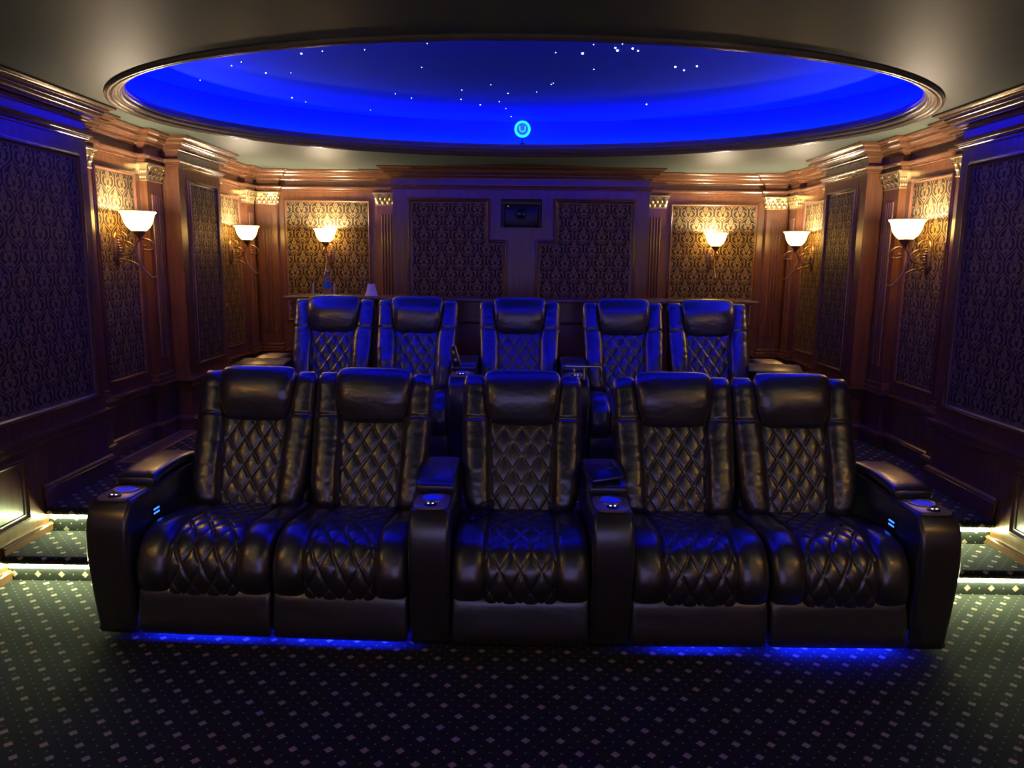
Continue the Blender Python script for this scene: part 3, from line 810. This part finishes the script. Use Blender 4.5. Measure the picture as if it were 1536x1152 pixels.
# handset lying on the middle seat
root = empty('remote_handset', (-.165, 3.17, .475), math.radians(-38), 'glossy black handset on a cord lying on the left bolster of the middle front seat', 'remote control')
bm = bmesh.new(); box(bm, -.017, .017, -.065, .05, 0, .018, .006, 3, Matrix.Rotation(.12, 4, 'X')); obj('handset_body', bm, plain('gloss_black', (.01, .01, .012), .12), root)
bm = bmesh.new(); tube(bm, spline([(0, .045, .012), (-.01, .10, .03), (-.05, .145, .035), (-.085, .12, .02), (-.10, .09, .006)], 24), .004, 6); obj('cord', bm, M_black, root, 60)

# ------------------------------------------------------------------ bar counter behind the back row and what stands on it
root = empty('bar_counter', (0, 6.05, ZP), 0, 'long dark wooden bar counter behind the back row of recliners', 'counter')
def rel(bm):
    for v in bm.verts: v.co -= Vector((0, 6.05, ZP))
    return bm
obj('counter_top', rel(BX(-1.87, 1.88, 5.90, 6.35, 1.282, 1.312, .006, 3)), M_trim, root)
obj('front_panel', rel(BX(-1.82, 1.83, 5.99, 6.02, ZP, 1.282)), M_wood, root)
bm = bmesh.new()
for i in range(6):
    a = -1.78 + i * .602; sweep(bm, rect(a, a + .55, .45, 1.14), [(d, h) for d, h in frame_prof], lambda u, v, h: (u, 5.99 - h, v), True)
obj('panel_moulding', rel(bm), M_trim, root, 35)
bm = bmesh.new()
for a, b_ in ((-1.82, -1.79), (1.80, 1.83)): box(bm, a, b_, 6.02, 6.33, ZP, 1.282)
obj('end_panel', rel(bm), M_wood, root)
zt = 1.312
root = empty('water_bottle', (-1.57, 6.10, zt), 0, 'clear plastic water bottle with blue label on the bar counter', 'bottle')
bm = bmesh.new(); lathe(bm, [(.001, 0), (.028, .001), (.032, .008), (.032, .13), (.030, .15), (.022, .172), (.013, .185), (.012, .196)], 28); obj('bottle_body', bm, M_glass, root, 60)
bm = bmesh.new(); lathe(bm, [(.0327, .062), (.0327, .115)], 28); obj('paper_label', bm, M_label, root, 60)
bm = bmesh.new(); lathe(bm, [(.0145, .192), (.0145, .207), (.001, .208)], 20); obj('cap', bm, plain('cap_white', (.6, .65, .8), .5), root, 40)
root = empty('small_lamp', (-1.205, 6.08, zt), 0, 'little white cone shaped lamp shade standing on the bar counter', 'lamp')
bm = bmesh.new(); lathe(bm, [(.056, .004), (.050, .012), (.036, .060), (.028, .098), (.026, .098), (.034, .058), (.053, .004)], 28); obj('lamp_shade', bm, M_white, root, 60)
bm = bmesh.new(); lathe(bm, [(.035, 0), (.035, .004), (.006, .008), (.005, .095), (.001, .096)], 20); obj('lamp_base', bm, M_bronze, root, 50)
for x, w in ((-1.683, 'left'), (-1.512, 'right')):
    bm = bmesh.new(); lathe(bm, [(.001, 0), (.006, .001), (.006, .098), (.001, .100)], 12)
    o = obj('thin_rod', bm, M_pale, None, 50); o.location = (x, 6.10, zt); setp(o, 'thin pale upright rod on the bar counter, %s of the water bottle' % w, 'rod', 'pale rods on the counter')

# ------------------------------------------------------------------ projector in its niche
root = empty('projector', (.005, 7.35, NZ0), 0, 'dark projector in the niche high on the back wall, with a tiny red light', 'projector')
obj('projector_body', BX(-.168, .168, .02, .26, .012, .225, .012, 3), M_black, root)
bm = bmesh.new(); Mx = Matrix.Translation((0, .02, .135)) @ Matrix.Rotation(PI / 2, 4, 'X')
lathe(bm, [(.062, -.005), (.062, .012), (.056, .015), (.050, .012), (.048, .0), (.047, -.004)], 36, M=Mx); obj('lens_ring', bm, plain('dark_ring', (.05, .05, .06), .35), root, 50)
bm = bmesh.new(); lathe(bm, [(.047, .002), (.03, .007), (.001, .010)], 36, M=Mx); obj('lens', bm, plain('lens_glass', (.01, .012, .03), .05, 0, .8), root, 60)
bm = bmesh.new(); lathe(bm, [(.0035, 0), (.0035, .003), (.001, .004)], 12, M=Matrix.Translation((-.128, .02, .205)) @ Matrix.Rotation(PI / 2, 4, 'X')); obj('standby_light', bm, M_red, root)
obj('niche_foot', BX(-.12, .12, .04, .22, 0, .014), M_black, root)

# round cyan device standing on the rear rim of the recess
root = empty('ceiling_sensor', (.004, 6.285, 2.5475), 0, 'small round glowing cyan device on a stem at the rear rim of the oval recess', 'sensor')
Mx = Matrix.Translation((0, 0, .112)) @ Matrix.Rotation(PI / 2 + .06, 4, 'X')
bm = bmesh.new(); lathe(bm, [(.001, -.025), (.050, -.024), (.062, -.012), (.066, 0), (.062, .006), (.048, .008), (.046, .004)], 40, M=Mx); obj('ring_light', bm, M_cyan, root, 60)
bm = bmesh.new(); lathe(bm, [(.046, .005), (.001, .006)], 40, M=Mx); obj('face', bm, M_cyan2, root, 0)
bm = bmesh.new(); tube(bm, [Mx @ Vector((x, y, .010)) for x, y, a in
    [(-.022, .022, 0), (-.022, .004, 0)] + [(.022 * math.cos(PI + i * PI / 10), .002 + .022 * math.sin(PI + i * PI / 10), 0) for i in range(11)] + [(.022, .004, 0), (.022, .022, 0)]], .004, 8); obj('u_mark', bm, M_cyan, root, 60)
bm = bmesh.new(); tube(bm, [(0, .01, 0), (0, .01, .055)], .005, 8); lathe(bm, [(.02, 0), (.02, .006), (.001, .007)], 16, 0, .01); obj('stem', bm, M_black, root, 50)

# ------------------------------------------------------------------ stars of the dome
ST = [(-1.261, 4.478), (-1.127, 4.426), (-0.882, 4.39), (-0.517, 4.261), (-1.768, 4.762), (-1.676, 4.673), (-1.617, 4.933), (-1.457, 4.927), (-1.669, 5.65), (-1.611, 5.797), (-1.184, 6.079), (-0.894, 5.496), (-0.799, 5.633), (-0.612, 4.763), (-0.444, 5.656), (-0.415, 5.36), (-0.315, 5.843), (-0.21, 5.199), (-0.168, 5.724), (-0.098, 5.444), (-0.088, 6.284), (-2.121, 5.142), (0.183, 4.415), (0.334, 4.423), (0.379, 4.253), (0.431, 4.772), (0.503, 4.311), (0.521, 4.36), (0.532, 4.237), (0.599, 4.32), (0.635, 4.363), (0.908, 4.696), (0.977, 4.776), (1.032, 4.677), (0.189, 5.17), (0.201, 5.134), (-0.312, 5.832), (-0.102, 5.448), (0.098, 5.4), (-0.125, 5.965), (-0.09, 6.282), (0.916, 5.766)]
big = {0: 1.2, 6: 1, 8: 1, 16: .8, 14: .8, 23: 1.6, 27: 1.5, 26: 1.1, 29: 1.3, 30: 1, 31: 1.4, 32: 1, 33: 1.3, 41: 1.1}
star_me = None
for i, (x, y) in enumerate(ST):
    if star_me is None:
        bm = bmesh.new(); bmesh.ops.create_uvsphere(bm, u_segments=8, v_segments=6, radius=.0042)
        o = obj('star_light', bm, M_star); star_me = o.data
    else: o = bpy.data.objects.new('star_light', star_me); C.objects.link(o)
    o.location = (x, y, 2.7565); k = big.get(i, .55); o.scale = (k, k, k)
    setp(o, 'tiny fibre optic star in the blue oval ceiling', 'star light', 'fibre optic stars in the oval ceiling')

# ------------------------------------------------------------------ step lights, floor vent, door knob
for s, nm in ((-1, 'left'), (1, 'right')):
    for yf, z, lv in ((Y1, Z1, 'lower'), (Y2, ZP, 'upper')):
        a, b_ = sorted((s * (XS - .02), s * (XA - .012)))
        bm = bmesh.new(); zz = z - .058; tube(bm, [(a, yf + .020, zz), (b_, yf + .020, zz)], .0085, 10)
        setp(obj('step_light', bm, M_step, None, 60), 'white glowing light strip under the nosing of the %s %s step' % (lv, nm), 'step light', 'white step lights')
root = empty('floor_vent', (-2.560, 5.19, ZP), 0, 'long bronze floor register in the carpet along the left wall', 'floor vent')
bm = bmesh.new(); sweep(bm, rect(-.075, .075, -.47, .47), [(0, 0), (.001, .005), (.012, .006), (.014, .003)], lambda u, v, h: (u, v, h), True); obj('vent_frame', bm, plain('vent_edge', (.42, .30, .22), .45, .4), root, 30)
bm = bmesh.new()
for i in range(60): box(bm, -.060, .060, -.45 + i * .0152, -.45 + i * .0152 + .008, .0005, .004)
obj('vent_grille', bm, M_vent, root, 0)
root = empty('door_knob', (-XR, 6.757, 1.183), PI / 2, 'small dark knob low on the left wall under the far sconce', 'knob')
bm = bmesh.new(); lathe(bm, [(.022, 0), (.022, .004), (.009, .008), (.009, .028), (.020, .036), (.024, .048), (.018, .058), (.001, .062)], 20, M=Matrix.Rotation(PI / 2, 4, 'X')); obj('knob', bm, M_bronze, root, 50)

root = empty('added_fill_screen', (0, YF + .02, .75), 0, 'wide unseen screen added on the front wall, its dim violet glow lighting the front row', 'projection screen')  # glowing screen added out of view as soft fill for the front row
obj('screen_surface', BX(-1.75, 1.75, 0, .02, .04, 1.46), emit('screen_fill_glow', (.19, .16, .42), SCREEN), root, 0)
bm = bmesh.new(); sweep(bm, rect(-1.83, 1.83, -.04, 1.54), [(0, 0), (0, .04), (.08, .04), (.085, 0)], lambda u, v, h: (u, h, v), True)
obj('screen_frame', bm, M_black, root, 30)

# ------------------------------------------------------------------ camera, world, view
cam = bpy.data.cameras.new('camera'); co = bpy.data.objects.new('camera', cam); C.objects.link(co)
f, P_, Y_, R_ = 1118.6, math.radians(9.306), math.radians(.523), math.radians(.640)
rt = Vector((math.cos(Y_), math.sin(Y_), 0)); fw = Vector((-math.sin(Y_), math.cos(Y_), 0)); up = Vector((0, 0, 1))
fw2 = fw * math.cos(P_) - up * math.sin(P_); up2 = up * math.cos(P_) + fw * math.sin(P_)
r3 = rt * math.cos(R_) + up2 * math.sin(R_); u3 = up2 * math.cos(R_) - rt * math.sin(R_)
co.matrix_world = Matrix(((r3.x, u3.x, -fw2.x, 0), (r3.y, u3.y, -fw2.y, 0), (r3.z, u3.z, -fw2.z, 1.6), (0, 0, 0, 1)))
cam.sensor_width = 36; cam.lens = f / 1536 * 36; cam.clip_start = .05
S = bpy.context.scene; S.camera = co
W = bpy.data.worlds.new('world'); S.world = W; W.use_nodes = True
W.node_tree.nodes['Background'].inputs[0].default_value = (.5, .55, .7, 1); W.node_tree.nodes['Background'].inputs[1].default_value = .0
S.view_settings.view_transform = 'Standard'; S.view_settings.look = 'None'; S.view_settings.gamma = 1; S.view_settings.exposure = 0
S.view_settings.use_curve_mapping = False
S.cycles.max_bounces = 8; S.cycles.diffuse_bounces = 4; S.cycles.sample_clamp_indirect = 4
